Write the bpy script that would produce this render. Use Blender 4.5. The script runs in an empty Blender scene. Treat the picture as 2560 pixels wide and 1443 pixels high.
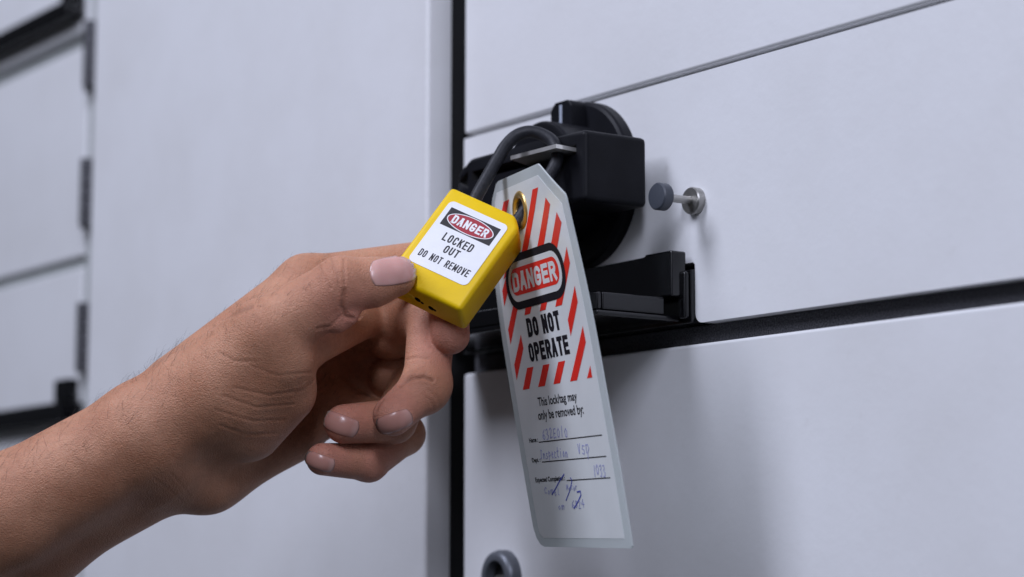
import bpy, bmesh, math, random
import numpy as np
from mathutils import Vector, Matrix
random.seed(7); rng = np.random.default_rng(7)
R = math.radians
scene = bpy.context.scene
col = scene.collection
MM = 0.001

# ------------------------------------------------------------------ camera
# world: X along the cabinet front, Y into the cabinet, Z up, metres; the panel faces lie at Y = 0
CAM_POS = Vector((0.7197, -0.5534, 1.2419))
pitch, yaw = math.atan(703/5450), R(35.43)
vh = Vector((-math.cos(yaw), math.sin(yaw), 0))
FWD = vh*math.cos(pitch) + Vector((0, 0, math.sin(pitch)))
RIGHT = vh.cross(Vector((0, 0, 1))); UP = RIGHT.cross(FWD)
cam_d = bpy.data.cameras.new('camera'); cam = bpy.data.objects.new('camera', cam_d); col.objects.link(cam)
basis = Matrix((RIGHT, UP, -FWD)).transposed()
cam.matrix_world = Matrix.Translation(CAM_POS) @ basis.to_4x4()
cam_d.lens = 50; cam_d.sensor_width = 50*2560/5450; cam_d.sensor_fit = 'HORIZONTAL'
cam_d.clip_start = 0.02; cam_d.clip_end = 50
cam_d.dof.use_dof = True; cam_d.dof.focus_distance = 0.84; cam_d.dof.aperture_fstop = 4.2; cam_d.dof.aperture_blades = 7
scene.camera = cam

# ------------------------------------------------------------------ room light
w = bpy.data.worlds.new('World'); scene.world = w; w.use_nodes = True
bg = w.node_tree.nodes['Background']; bg.inputs[0].default_value = (0.80, 0.86, 1.0, 1); bg.inputs[1].default_value = 0.045
def lamp(name, pos, target, sx, sy, power, colour, roll=0):
    ld = bpy.data.lights.new(name, 'AREA'); ld.shape = 'RECTANGLE'; ld.size = sx; ld.size_y = sy
    ld.energy = power; ld.color = colour
    o = bpy.data.objects.new(name, ld); col.objects.link(o); o.location = pos
    o.rotation_euler = (Vector(target)-Vector(pos)).to_track_quat('-Z', 'Y').to_euler()
    return o
LC = (0.86, 0.90, 1.10)
lamp('ceiling_lamp', (-0.35, -1.20, 2.75), (0.0, 0.0, 1.4), 0.50, 1.10, 30, LC)
lamp('ceiling_lamp', (1.30, -0.95, 2.40), (0.0, 0.0, 1.4), 0.25, 0.80, 18, LC)
lamp('fill_lamp', (1.9, -1.7, 2.1), (0.0, -0.1, 1.35), 0.9, 0.9, 5, LC)  # added soft fill from the camera side, not a fitting of the room
scene.view_settings.view_transform = 'Standard'; scene.view_settings.look = 'None'
scene.view_settings.exposure = 0; scene.view_settings.gamma = 1; scene.view_settings.use_curve_mapping = False
scene.cycles.use_denoising = True
scene.cycles.max_bounces = 8

# ------------------------------------------------------------------ materials
def mat(name, colour, rough=0.5, metal=0.0, spec=0.5, bump=0, bscale=200, vary=0, vscale=30, coat=0, sss=0, trans=0, vary_to=None):
    m = bpy.data.materials.new(name); m.use_nodes = True
    nt = m.node_tree; b = nt.nodes['Principled BSDF']
    b.inputs['Base Color'].default_value = (*colour, 1); b.inputs['Roughness'].default_value = rough
    b.inputs['Metallic'].default_value = metal; b.inputs['Specular IOR Level'].default_value = spec
    if coat: b.inputs['Coat Weight'].default_value = coat; b.inputs['Coat Roughness'].default_value = 0.12
    tc = nt.nodes.new('ShaderNodeTexCoord')
    if vary:
        n = nt.nodes.new('ShaderNodeTexNoise'); n.inputs['Scale'].default_value = vscale; n.inputs['Detail'].default_value = 6
        r = nt.nodes.new('ShaderNodeMapRange'); r.inputs['From Min'].default_value = 0.35; r.inputs['From Max'].default_value = 0.7
        mx = nt.nodes.new('ShaderNodeMix'); mx.data_type = 'RGBA'
        c2 = vary_to if vary_to else tuple(c*(1-vary) for c in colour)
        mx.inputs['A'].default_value = (*colour, 1); mx.inputs['B'].default_value = (*c2, 1)
        nt.links.new(tc.outputs['Object'], n.inputs['Vector']); nt.links.new(n.outputs['Fac'], r.inputs['Value'])
        nt.links.new(r.outputs[0], mx.inputs['Factor']); nt.links.new(mx.outputs['Result'], b.inputs['Base Color'])
    if bump:
        n = nt.nodes.new('ShaderNodeTexNoise'); n.inputs['Scale'].default_value = bscale; n.inputs['Detail'].default_value = 3
        bp = nt.nodes.new('ShaderNodeBump'); bp.inputs['Strength'].default_value = 1; bp.inputs['Distance'].default_value = bump
        nt.links.new(tc.outputs['Object'], n.inputs['Vector']); nt.links.new(n.outputs['Fac'], bp.inputs['Height'])
        nt.links.new(bp.outputs['Normal'], b.inputs['Normal'])
    return m

def panel_mat():
    m = mat('white_powder_coat', (0.71, 0.715, 0.725), 0.32, bump=0.00009, bscale=240)
    nt = m.node_tree; b = nt.nodes['Principled BSDF']; tc = nt.nodes.new('ShaderNodeTexCoord')
    n = nt.nodes.new('ShaderNodeTexNoise'); n.inputs['Scale'].default_value = 14; n.inputs['Detail'].default_value = 8; n.inputs['Roughness'].default_value = .65
    v = nt.nodes.new('ShaderNodeTexNoise'); v.inputs['Scale'].default_value = 130; v.inputs['Detail'].default_value = 2
    r1 = nt.nodes.new('ShaderNodeMapRange'); r1.inputs['From Min'].default_value = .4; r1.inputs['From Max'].default_value = .75; r1.inputs['To Max'].default_value = .17
    r2 = nt.nodes.new('ShaderNodeMapRange'); r2.inputs['From Min'].default_value = .70; r2.inputs['From Max'].default_value = .85; r2.inputs['To Max'].default_value = .16
    ad = nt.nodes.new('ShaderNodeMath'); ad.operation = 'ADD'
    mx = nt.nodes.new('ShaderNodeMix'); mx.data_type = 'RGBA'
    mx.inputs['A'].default_value = (0.71, 0.715, 0.725, 1); mx.inputs['B'].default_value = (0.42, 0.40, 0.36, 1)
    L = nt.links.new
    L(tc.outputs['Object'], n.inputs['Vector']); L(tc.outputs['Object'], v.inputs['Vector'])
    L(n.outputs['Fac'], r1.inputs['Value']); L(v.outputs['Fac'], r2.inputs['Value'])
    L(r1.outputs[0], ad.inputs[0]); L(r2.outputs[0], ad.inputs[1]); L(ad.outputs[0], mx.inputs['Factor']); L(mx.outputs['Result'], b.inputs['Base Color'])
    return m
M = {}
M['panel'] = panel_mat()
M['black_plastic'] = mat('matt_black_plastic', (0.0085, 0.0088, 0.0115), 0.45, spec=.12, bump=0.00006, bscale=1400, vary=.4, vscale=60)
M['gloss_black'] = mat('glossy_black_plastic', (0.003, 0.003, 0.004), 0.14, bump=0.00003, bscale=90)
M['dark'] = mat('dark_recess', (0.006, 0.006, 0.007), 0.8, vary=.4)
M['gasket'] = mat('speckled_foam_gasket', (0.012, 0.012, 0.014), 0.95, bump=0.0006, bscale=900, vary=1, vscale=1500, vary_to=(0.07, 0.07, 0.08))
M['grey_gap'] = mat('grey_gap_filler', (0.36, 0.38, 0.37), 0.6, vary=.15)
M['white_ink'] = mat('white_mark', (0.38, 0.42, 0.50), 0.5, vary=.1)
M['steel'] = mat('brushed_steel', (0.55, 0.54, 0.52), 0.42, 0.55, bump=0.00004, bscale=500, vary=.25, vscale=80)
M['dull_steel'] = mat('dull_nickel', (0.42, 0.41, 0.39), 0.42, 1.0, bump=0.00005, bscale=700, vary=.3, vscale=120)
M['lock_metal'] = mat('dark_zinc', (0.13, 0.14, 0.16), 0.42, .45, bump=0.00005, bscale=400, vary=.2, vscale=90)
M['grey_rubber'] = mat('slate_grey_plastic', (0.045, 0.052, 0.068), 0.5, bump=0.00003, bscale=900, vary=.2)
M['hinge'] = mat('dark_hinge_metal', (0.10, 0.10, 0.11), 0.5, 0.6, bump=0.0001, bscale=300, vary=.4, vscale=60)
M['yellow'] = mat('yellow_nylon', (0.80, 0.53, 0.002), 0.45, spec=.25, bump=0.00006, bscale=800, vary=.10, vscale=60)
M['shackle'] = mat('black_nylon', (0.010, 0.0105, 0.014), 0.5, spec=.3, bump=0.00012, bscale=700, vary=.5, vscale=300, vary_to=(0.02, 0.021, 0.026))
M['label_white'] = mat('white_sticker', (0.80, 0.81, 0.82), 0.38, vary=.04, vscale=200)
M['label_black'] = mat('sticker_black_ink', (0.018, 0.016, 0.020), 0.40, vary=.2, vscale=300)
M['label_red'] = mat('sticker_crimson_ink', (0.36, 0.020, 0.035), 0.40, vary=.1, vscale=300)
M['card'] = mat('white_card_under_film', (0.84, 0.87, 0.86), 0.30, vary=.05, vscale=90, coat=.3)
def translucent(m, f, c):
    nt = m.node_tree; b = nt.nodes['Principled BSDF']; o = nt.nodes['Material Output']; t = nt.nodes.new('ShaderNodeBsdfTranslucent'); t.inputs['Color'].default_value = (*c, 1)
    x = nt.nodes.new('ShaderNodeMixShader'); x.inputs[0].default_value = f; nt.links.new(b.outputs[0], x.inputs[1]); nt.links.new(t.outputs[0], x.inputs[2]); nt.links.new(x.outputs[0], o.inputs['Surface'])
translucent(M['card'], .15, (.8, .86, .88))
M['tag_red'] = mat('tag_red_ink', (0.74, 0.028, 0.018), 0.42, spec=.3, vary=.06, vscale=200)
M['tag_black'] = mat('tag_black_ink', (0.009, 0.009, 0.014), 0.62, spec=.2, vary=.2, vscale=200)
M['pen'] = mat('faded_blue_ballpoint', (0.38, 0.40, 0.68), 0.45, vary=.2, vscale=400)
M['pen_dark'] = mat('blue_ballpoint', (0.08, 0.10, 0.45), 0.45, vary=.2, vscale=400)
M['brass'] = mat('brass', (0.72, 0.48, 0.16), 0.33, .85, bump=0.00003, bscale=500, vary=.2, vscale=200)
def film_mat():
    m = mat('milky_laminating_film', (0.70, 0.74, 0.73), 0.22, vary=.06, vscale=60)
    nt = m.node_tree; b = nt.nodes['Principled BSDF']; out = nt.nodes['Material Output']
    t = nt.nodes.new('ShaderNodeBsdfTranslucent'); t.inputs['Color'].default_value = (.7, .75, .75, 1)
    p = nt.nodes.new('ShaderNodeBsdfTransparent'); p.inputs['Color'].default_value = (.9, .93, .93, 1)
    m1 = nt.nodes.new('ShaderNodeMixShader'); m1.inputs[0].default_value = .35
    m2 = nt.nodes.new('ShaderNodeMixShader'); m2.inputs[0].default_value = .15
    nt.links.new(b.outputs[0], m1.inputs[1]); nt.links.new(t.outputs[0], m1.inputs[2])
    nt.links.new(m1.outputs[0], m2.inputs[1]); nt.links.new(p.outputs[0], m2.inputs[2]); nt.links.new(m2.outputs[0], out.inputs['Surface'])
    return m
M['film'] = film_mat()

# ------------------------------------------------------------------ helpers
def tag(o, label=None, cat=None, group=None, kind=None):
    if label: o['label'] = label
    if cat: o['category'] = cat
    if group: o['group'] = group
    if kind: o['kind'] = kind
    return o
def empty(name, loc=(0, 0, 0)):
    o = bpy.data.objects.new(name, None); o.empty_display_size = 0.02; col.objects.link(o); o.location = loc; return o
def put(name, me, m=None, parent=None):
    o = bpy.data.objects.new(name, me); col.objects.link(o)
    if m is not None and not me.materials:
        for x in (m if isinstance(m, (list, tuple)) else [m]): me.materials.append(x)
    if me.get('flat_faces'): md = o.modifiers.new('weighted', 'WEIGHTED_NORMAL'); md.keep_sharp = True; md.weight = 80
    if parent:
        o.parent = parent; o.matrix_parent_inverse = Matrix.Translation(parent.location).inverted() if parent.type == 'EMPTY' else Matrix()
    return o
def mesh_of(name, verts, faces, smooth=False):
    me = bpy.data.meshes.new(name); me.from_pydata([tuple(v) for v in verts], [], faces); me.update()
    if smooth: me.polygons.foreach_set('use_smooth', [True]*len(me.polygons))
    return me
def bm_mesh(name, bm, smooth_angle=35):
    bmesh.ops.recalc_face_normals(bm, faces=bm.faces[:])
    me = bpy.data.meshes.new(name); bm.to_mesh(me); bm.free()
    if smooth_angle:
        me.polygons.foreach_set('use_smooth', [True]*len(me.polygons)); me.set_sharp_from_angle(angle=R(smooth_angle)); me['flat_faces'] = 1
    return me
def add_prism(bm, poly, y0, y1, bev=0, seg=3, back=False):
    """poly: list of (x, z); front at y0, back at y1 (y grows into the cabinet)"""
    f = [bm.verts.new((x, y0, z)) for x, z in poly]; g = [bm.verts.new((x, y1, z)) for x, z in poly]
    n = len(poly); ff = bm.faces.new(f); bm.faces.new(g[::-1])
    for i in range(n): bm.faces.new((f[i], g[i], g[(i+1) % n], f[(i+1) % n]))
    if bev:
        ed = list(ff.edges)
        if back: ed = list({e for v in f+g for e in v.link_edges})
        bmesh.ops.bevel(bm, geom=ed, offset=bev, segments=seg, profile=.5, affect='EDGES', clamp_overlap=True)
def rect(x0, x1, z0, z1): return [(x0, z0), (x1, z0), (x1, z1), (x0, z1)]
def rrect(x0, x1, z0, z1, r, n=6):
    if not isinstance(r, (list, tuple)): r = [r]*4
    out = []
    for (cx, cz, a, rr) in ((x0, z0, 180, r[0]), (x1, z0, 270, r[1]), (x1, z1, 0, r[2]), (x0, z1, 90, r[3])):
        sx = 1 if cx == x0 else -1; sz = 1 if cz == z0 else -1
        if rr <= 0: out.append((cx, cz)); continue
        for i in range(n+1):
            t = R(a+90*i/n); out.append((cx+sx*rr+rr*math.cos(t), cz+sz*rr+rr*math.sin(t)))
    return out
def prism(name, poly, y0, y1, m, parent=None, bev=0, seg=3, back=False):
    bm = bmesh.new(); add_prism(bm, poly, y0, y1, bev, seg, back); return put(name, bm_mesh(name, bm), m, parent)
def add_lathe(bm, cx, cz, prof, n=64):
    """prof: (radius, y) pairs, turned about the Y axis through (cx, cz)"""
    rings = []
    for r, y in prof:
        if r <= 1e-7: rings.append([bm.verts.new((cx, y, cz))]); continue
        rings.append([bm.verts.new((cx+r*math.cos(2*math.pi*i/n), y, cz+r*math.sin(2*math.pi*i/n))) for i in range(n)])
    for a, b in zip(rings, rings[1:]):
        for i in range(n):
            j = (i+1) % n
            if len(a) == 1 and len(b) == 1: continue
            if len(a) == 1: bm.faces.new((a[0], b[i], b[j]))
            elif len(b) == 1: bm.faces.new((a[i], a[j], b[0]))
            else: bm.faces.new((a[i], a[j], b[j], b[i]))
def lathe(name, cx, cz, prof, m, parent=None, n=64, ang=35):
    bm = bmesh.new(); add_lathe(bm, cx, cz, prof, n); return put(name, bm_mesh(name, bm, ang), m, parent)
def tube_mesh(name, pts, rad, n=16, caps=True):
    pts = [Vector(p) for p in pts]; vs = []; fs = []; prev = None
    for i, p in enumerate(pts):
        t = (pts[min(i+1, len(pts)-1)]-pts[max(i-1, 0)]).normalized()
        if prev is None: prev = t.orthogonal().normalized()
        prev = (prev-t*prev.dot(t)).normalized(); b = t.cross(prev)
        for k in range(n):
            a = 2*math.pi*k/n; vs.append(p+(prev*math.cos(a)+b*math.sin(a))*rad)
    for i in range(len(pts)-1):
        for k in range(n):
            a, b2 = i*n+k, i*n+(k+1) % n; fs.append((a, b2, b2+n, a+n))
    if caps: fs.append(tuple(range(n))[::-1]); fs.append(tuple(range((len(pts)-1)*n, len(pts)*n)))
    return mesh_of(name, vs, fs, True)
def boolean(o, cutters):
    for c in cutters:
        md = o.modifiers.new('cut', 'BOOLEAN'); md.operation = 'DIFFERENCE'; md.object = c; md.solver = 'EXACT'; md.material_mode = 'TRANSFER'
    dg = bpy.context.evaluated_depsgraph_get(); me = bpy.data.meshes.new_from_object(o.evaluated_get(dg))
    o.modifiers.clear(); o.data = me
    me.polygons.foreach_set('use_smooth', [True]*len(me.polygons)); me.set_sharp_from_angle(angle=R(35))
    for c in cutters: bpy.data.objects.remove(c)
def text2d(s, box, bold=0.0, spacing=1.0, lines=None):
    """flat triangulated lettering fitted to box (x0, x1, y0, y1), y down: returns verts, faces"""
    cu = bpy.data.curves.new('t', 'FONT'); cu.body = s; cu.size = 1; cu.offset = bold; cu.space_character = spacing; cu.resolution_u = 4
    o = bpy.data.objects.new('t', cu); col.objects.link(o)
    dg = bpy.context.evaluated_depsgraph_get(); me = bpy.data.meshes.new_from_object(o.evaluated_get(dg))
    v = np.array([tuple(x.co) for x in me.vertices]); f = [tuple(p.vertices) for p in me.polygons]
    bpy.data.objects.remove(o); bpy.data.curves.remove(cu); bpy.data.meshes.remove(me)
    mn, mx = v.min(0), v.max(0)
    x0, x1, y0, y1 = box
    X = x0+(v[:, 0]-mn[0])/(mx[0]-mn[0])*(x1-x0); Y = y1-(v[:, 1]-mn[1])/(mx[1]-mn[1])*(y1-y0)
    return list(zip(X, Y)), f
# upper-case grotesque drawn as pen strokes in a unit box (x right, y down)
def arc(cx, cy, rx, ry, a0, a1, n=8): return [(cx+rx*math.cos(R(a0+(a1-a0)*i/n)), cy+ry*math.sin(R(a0+(a1-a0)*i/n))) for i in range(n+1)]
_bowl = lambda x, y0, y1, k=.42: [(0, y0), (x-k, y0)]+arc(x-k, y0+.22, k, .22, -90, 0)+arc(x-k, y1-.22, k, .22, 0, 90)+[(0, y1)]
_O = arc(.5, .27, .5, .27, 180, 360)+arc(.5, .73, .5, .27, 0, 180)
CAPS = {'D': [[(0, 1), (0, 0)]+_bowl(1, 0, 1, .5)[1:]+[(0, 1), (0, .9)]], 'A': [[(0, 1), (.46, .03)], [(1, 1), (.54, .03)], [(.38, .0), (.62, .0)], [(.2, .68), (.8, .68)]],
        'N': [[(0, 1), (0, 0)], [(1, 1), (1, 0)], [(.03, .04), (.97, .96)]], 'E': [[(1, 0), (0, 0), (0, 1), (1, 1)], [(0, .48), (.9, .48)]],
        'G': [arc(.5, .27, .5, .27, -20, -180)+arc(.5, .73, .5, .27, 180, 0)+[(1, .56), (.55, .56)]],
        'R': [[(0, 1), (0, 0), (.6, 0)]+arc(.65, .26, .35, .26, -90, 90)+[(0, .52)], [(.55, .52), (1, 1)]],
        'P': [[(0, 1), (0, 0), (.6, 0)]+arc(.65, .28, .35, .28, -90, 90)+[(0, .56)]], 'L': [[(0, 0), (0, 1), (1, 1)]],
        'O': [_O+[_O[1]]], 'C': [arc(.5, .27, .5, .27, -15, -180)+arc(.5, .73, .5, .27, 180, 15)], 'K': [[(0, 0), (0, 1)], [(1, 0), (0, .62)], [(.36, .40), (1, 1)]],
        'U': [[(0, 0), (0, .7)]+arc(.5, .70, .5, .30, 180, 0)+[(1, 0)]], 'T': [[(0, 0), (1, 0)], [(.5, 0), (.5, 1)]],
        'M': [[(0, 1), (0, 0)], [(1, 1), (1, 0)], [(.04, .03), (.47, .8)], [(.96, .03), (.53, .8)]], 'V': [[(0, 0), (.46, .97)], [(1, 0), (.54, .97)], [(.4, 1), (.6, 1)]]}
def letters(fl, text, box, sw, mi, lift, gap=.28, space=.62):
    """fit a word to box (x0, x1, y0, y1) with pen width sw; gap and space in units of the letter width"""
    x0, x1, y0, y1 = box; wd = [space if c == ' ' else (1.2 if c == 'M' else 1.0) for c in text]
    unit = (x1-x0)/(sum(wd)+gap*(len(text)-1)); x = x0; k = 0
    for c, wc in zip(text, wd):
        for st in CAPS.get(c, []):
            w2, h2 = unit*wc-sw, (y1-y0)-sw
            fl.pen([(x+sw/2+px*w2, y0+sw/2+py*h2) for px, py in st], sw, mi, lift+.004*(k % 3)); k += 1
        x += unit*(wc+gap)
class Flat:
    """flat shapes drawn in a 2D sheet (x right, y down), mapped into the world by fn(x, y, lift)"""
    def __init__(s): s.v = []; s.f = []; s.m = []
    def poly(s, pts, mi, lift):
        k = len(s.v); s.v += [(x, y, lift) for x, y in pts]; s.f.append(tuple(range(k, k+len(pts)))); s.m.append(mi)
    def raw(s, v, f, mi, lift):
        k = len(s.v); s.v += [(x, y, lift) for x, y in v]; s.f += [tuple(i+k for i in q) for q in f]; s.m += [mi]*len(f)
    def stroke(s, pts, wd, mi, lift):
        for (x0, y0), (x1, y1) in zip(pts, pts[1:]):
            dx, dy = x1-x0, y1-y0; l = math.hypot(dx, dy) or 1; nx, ny = -dy/l*wd/2, dx/l*wd/2; ex, ey = dx/l*wd*.3, dy/l*wd*.3
            s.poly([(x0-ex+nx, y0-ey+ny), (x1+ex+nx, y1+ey+ny), (x1+ex-nx, y1+ey-ny), (x0-ex-nx, y0-ey-ny)], mi, lift)
    def pen(s, pts, wd, mi, lift):
        # a mitred ribbon with square ends
        P = [np.array(p, float) for p in pts]; P = [P[0]]+[b for a, b in zip(P, P[1:]) if np.linalg.norm(b-a) > wd*.02]; n = len(P); L = []; Rr = []
        d = [(P[i+1]-P[i])/np.linalg.norm(P[i+1]-P[i]) for i in range(n-1)]
        closed = np.linalg.norm(P[0]-P[-2]) < 1e-6 if n > 3 else False
        for i in range(n):
            a = d[max(i-1, 0)]; b = d[min(i, n-2)]
            if i == 0 and closed: a = d[n-3]
            na, nb = np.array([-a[1], a[0]]), np.array([-b[1], b[0]]); m = na+nb; m /= max(np.linalg.norm(m), 1e-6); k = min(1/max(m@na, .2), 2.6)
            e = np.zeros(2)
            if not closed: e = -d[0]*wd*.5 if i == 0 else (d[-1]*wd*.5 if i == n-1 else e)
            L.append(P[i]+e+m*k*wd/2); Rr.append(P[i]+e-m*k*wd/2)
        for i in range(n-1): s.poly([tuple(L[i]), tuple(L[i+1]), tuple(Rr[i+1]), tuple(Rr[i])], mi, lift)
    def build(s, name, fn, mats, parent, step=0):
        me = mesh_of(name, s.v, s.f)
        for m in mats: me.materials.append(m)
        me.polygons.foreach_set('material_index', s.m)
        bm = bmesh.new(); bm.from_mesh(me); bmesh.ops.triangulate(bm, faces=[f for f in bm.faces if len(f.verts) > 4])
        if step:
            ys = [v.co.y for v in bm.verts]; y = math.floor(min(ys)/step)*step
            while y < max(ys):
                bmesh.ops.bisect_plane(bm, geom=bm.verts[:]+bm.edges[:]+bm.faces[:], plane_co=(0, y+.013, 0), plane_no=(0, 1, 0)); y += step
        for v in bm.verts: v.co = fn(*v.co)
        bm.to_mesh(me); bm.free()
        return put(name, me, None, parent)

# ------------------------------------------------------------------ cabinet
Z = lambda mm: mm*MM
cab = empty('switchgear_cabinet', (-0.3, 0.02, 1.0))
tag(cab, 'white metal switchgear cabinet with a tall plain wireway door between its drawers', 'cabinet')
prism('frame', rect(-1.10, 0.46, 0.95, 1.85), 0.026, 0.10, M['dark'], cab)
prism('gap_gasket', rect(-0.0955, 0.4, 1.3302, 1.3378), 0.006, 0.025, M['gasket'], cab)
prism('gap_filler', rect(-1.0, -0.512, 1.5665, 1.5755), 0.005, 0.024, M['grey_gap'], cab)
prism('gap_filler', rect(-1.0, -0.512, 1.4265, 1.4325), 0.003, 0.024, M['grey_gap'], cab)
prism('gap_filler', rect(-0.5115, -0.4805, 1.0, 1.80), 0.002, 0.024, M['grey_gap'], cab)
door = prism('wireway_door', rect(-0.4735, -0.1065, 1.0, 1.80), -0.0135, -0.0004, M['panel'], cab, 0.0022, 4)
prism('door_post', rect(-0.480, -0.1068, 1.0, 1.80), 0.0002, 0.025, M['dark'], cab)
for z0 in (1.6225, 1.5350, 1.4490, 1.3605, 1.2725, 1.1845):
    bm = bmesh.new(); n = 16; h = .0415
    for k in range(5):
        a0, a1 = z0+h*k/5+.0003, z0+h*(k+1)/5-.0003
        ring = [[bm.verts.new((-0.4965+.0048*math.cos(2*math.pi*i/n), -.0052+.0048*math.sin(2*math.pi*i/n), zz)) for i in range(n)] for zz in (a0, a1)]
        for i in range(n): bm.faces.new((ring[0][i], ring[0][(i+1) % n], ring[1][(i+1) % n], ring[1][i]))
        bm.faces.new(ring[0]); bm.faces.new(ring[1][::-1])
    add_prism(bm, rect(-0.5105, -0.4985, z0, z0+h), -.0032, .0005)
    put('hinge', bm_mesh('hinge', bm), M['hinge'], cab)

def drawer(label, x0, x1, z0, z1, poly=None, base=None):
    r = empty('cabinet_drawer', ((x0+x1)/2, 0, z0))
    tag(r, label, 'drawer', 'cabinet drawers')
    prism('front_panel', poly or rrect(x0, x1, z0, z1, .0015, 3), 0, .022, M['panel'], r, 0.003, 5)
    return r
d_top = drawer('white drawer front above the rotary switch, cut by the top edge of the photo', -.096, .40, 1.4403, 1.60)
notch = [(-.096, 1.3625), (.0655, 1.3625)] + [(.0665, 1.3615), (.0665, 1.3420)]
for i in range(6):
    t = R(180+90*i/5); notch.append((.0705+.004*math.cos(t), 1.3421+.004*math.sin(t)))
notch += [(.40, 1.3381), (.40, 1.4383), (-.096, 1.4383)]
d_mid = drawer('white drawer front carrying the black rotary switch, steel pin and black pull handle', -.096, .40, 1.338, 1.4383, notch)
d_low = drawer('white drawer front below the black pull handle, with a round key lock', -.096, .40, 1.12, 1.3300)
d_l1 = drawer('blurred white drawer front at the top left with a black pull handle at its foot', -1.0, -.512, 1.576, 1.70)
d_l2 = drawer('blurred plain white drawer front between two gaps at the left edge, beside the dark hinges', -1.0, -.512, 1.433, 1.566)
d_l3 = drawer('blurred white drawer front at the lower left with a black pull handle behind the forearm', -1.0, -.512, 1.12, 1.426)

def pull_handle(parent, dx, dz, slim=False):
    X = lambda a: a+dx; Zz = lambda a: a+dz
    dep = -.009 if slim else -.0440
    bm = bmesh.new()
    add_prism(bm, rect(X(-.093), X(.0664), Zz(1.3382), Zz(1.3510 if slim else 1.3595)), -.0020, .018, .0006, 2)
    h = put('pull_handle', bm_mesh('pull_handle', bm), M['gloss_black'], parent)
    def sub(n, poly, y0, y1, bev=.0009):
        bm = bmesh.new(); add_prism(bm, poly, y0, y1, bev, 3, True)
        o = put(n, bm_mesh(n, bm), M['gloss_black'], None); o.parent = h; return o
    if slim: sub('back_plate', rect(X(.0440), X(.0640), Zz(1.3518), Zz(1.3655)), -.0075, -.0004)
    else: sub('back_plate', [(X(-.090), Zz(1.3485)), (X(.0640), Zz(1.3485)), (X(.0640), Zz(1.3668)), (X(.0470), Zz(1.3668)), (X(.0470), Zz(1.3648)), (X(-.090), Zz(1.3648))], -.0100, -.0022)
    # lip: a shelf that sticks out of the panel, hollow on top, with a low rim round its edge
    bm = bmesh.new()
    add_prism(bm, rect(X(-.090), X(.0600), Zz(1.3392), Zz(1.3415)), dep, -.0022, .0008, 3, True)
    add_prism(bm, rect(X(-.090), X(.0600), Zz(1.34155), Zz(1.3515 if slim else 1.3484)), dep, dep+.0025, .0008, 3, True)
    add_prism(bm, rect(X(.0575), X(.0600), Zz(1.34155), Zz(1.3484)), dep+.0027, min(dep+.0045, -.0030) if slim else -.0102, .0007, 3, True)
    o = put('lip', bm_mesh('lip', bm), M['gloss_black'], None); o.parent = h
    sub('end_rib', rect(X(.0615), X(.0660), Zz(1.3400), Zz(1.3588)), -.0050, -.0021, .0011)
    return h
pull_handle(d_mid, 0, 0); pull_handle(d_l3, -.578, -.008, True); pull_handle(d_l1, -.584, .2455, True)

def rotary_switch(parent, cx, cz):
    base = lathe('rotary_switch', cx, cz, [(0, 0.001), (.0355, 0.001), (.0355, -.0045), (.0350, -.0055), (.0338, -.0062), (0, -.0062)], M['black_plastic'], parent, 96, 25)
    def sub(n, me, m):
        o = put(n, me, m, None); o.parent = base; return o
    bm = bmesh.new(); add_lathe(bm, cx, cz, [(0, -.0058), (.0250, -.0058), (.0250, -.0245), (.0243, -.0256), (.0230, -.0260), (0, -.0260)], 80); sub('hub', bm_mesh('hub', bm, 25), M['black_plastic'])
    bm = bmesh.new(); add_prism(bm, rrect(cx-.0072, cx+.0075, cz+.0180, cz+.0350, .003, 5), -.0135, -.0060, .0012, 4); sub('pointer_block', bm_mesh('pointer_block', bm), M['black_plastic'])
    bm = bmesh.new(); add_prism(bm, rect(cx-.0008, cx+.0008, cz+.0255, cz+.0335), -.0138, -.0133); sub('white_mark', bm_mesh('white_mark', bm), M['white_ink'])
    lx, lz = cx+.0065, cz-.0028
    bm = bmesh.new()
    poly = [(lx+.0447, lz-.0140), (lx+.0447, lz+.0145), (lx+.010, lz+.0150), (lx-.036, lz+.0152)]
    poly += [(lx-.0445, lz+.0105), (lx-.0468, lz-.002), (lx-.0440, lz-.0125)]
    add_prism(bm, poly[::-1], -.0400, -.0085, .0022, 5, True)
    lev = put('lever', bm_mesh('lever', bm), M['black_plastic'], None)
    c1 = prism('c', rect(lx-.034, lx+.0390, lz+.0052, lz+.0092), -.045, -.030, M['dark'])
    c2 = prism('c', [(lx-.0440, lz+.0060), (lx-.0372, lz+.0020), (lx-.0372, lz+.0100)], -.045, -.0375, M['dark'])
    boolean(lev, [c1, c2]); lev.parent = base
    return base
sw = rotary_switch(d_mid, -.0035, 1.4028)
# hasp plate pulled out of the lever slot, folded along its outer edge
bm = bmesh.new()
pl = [(.0400, -.0340), (.0422, -.0470), (.0410, -.0492), (.0100, -.0492), (.0040, -.0340)]
zt = lambda x: 1.4082-.0002
a = [bm.verts.new((x, y, 1.40800+(.0004 if y < -.048 else 0))) for x, y in pl]; b = [bm.verts.new((x, y, 1.40640+(.0004 if y < -.048 else 0))) for x, y in pl]
bm.faces.new(a); bm.faces.new(b[::-1])
for i in range(5): bm.faces.new((a[i], b[i], b[(i+1) % 5], a[(i+1) % 5]))
o = put('hasp_plate', bm_mesh('hasp_plate', bm), M['steel'], None); o.parent = sw
rotary_switch(d_l2, -.716, 1.532)

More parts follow.
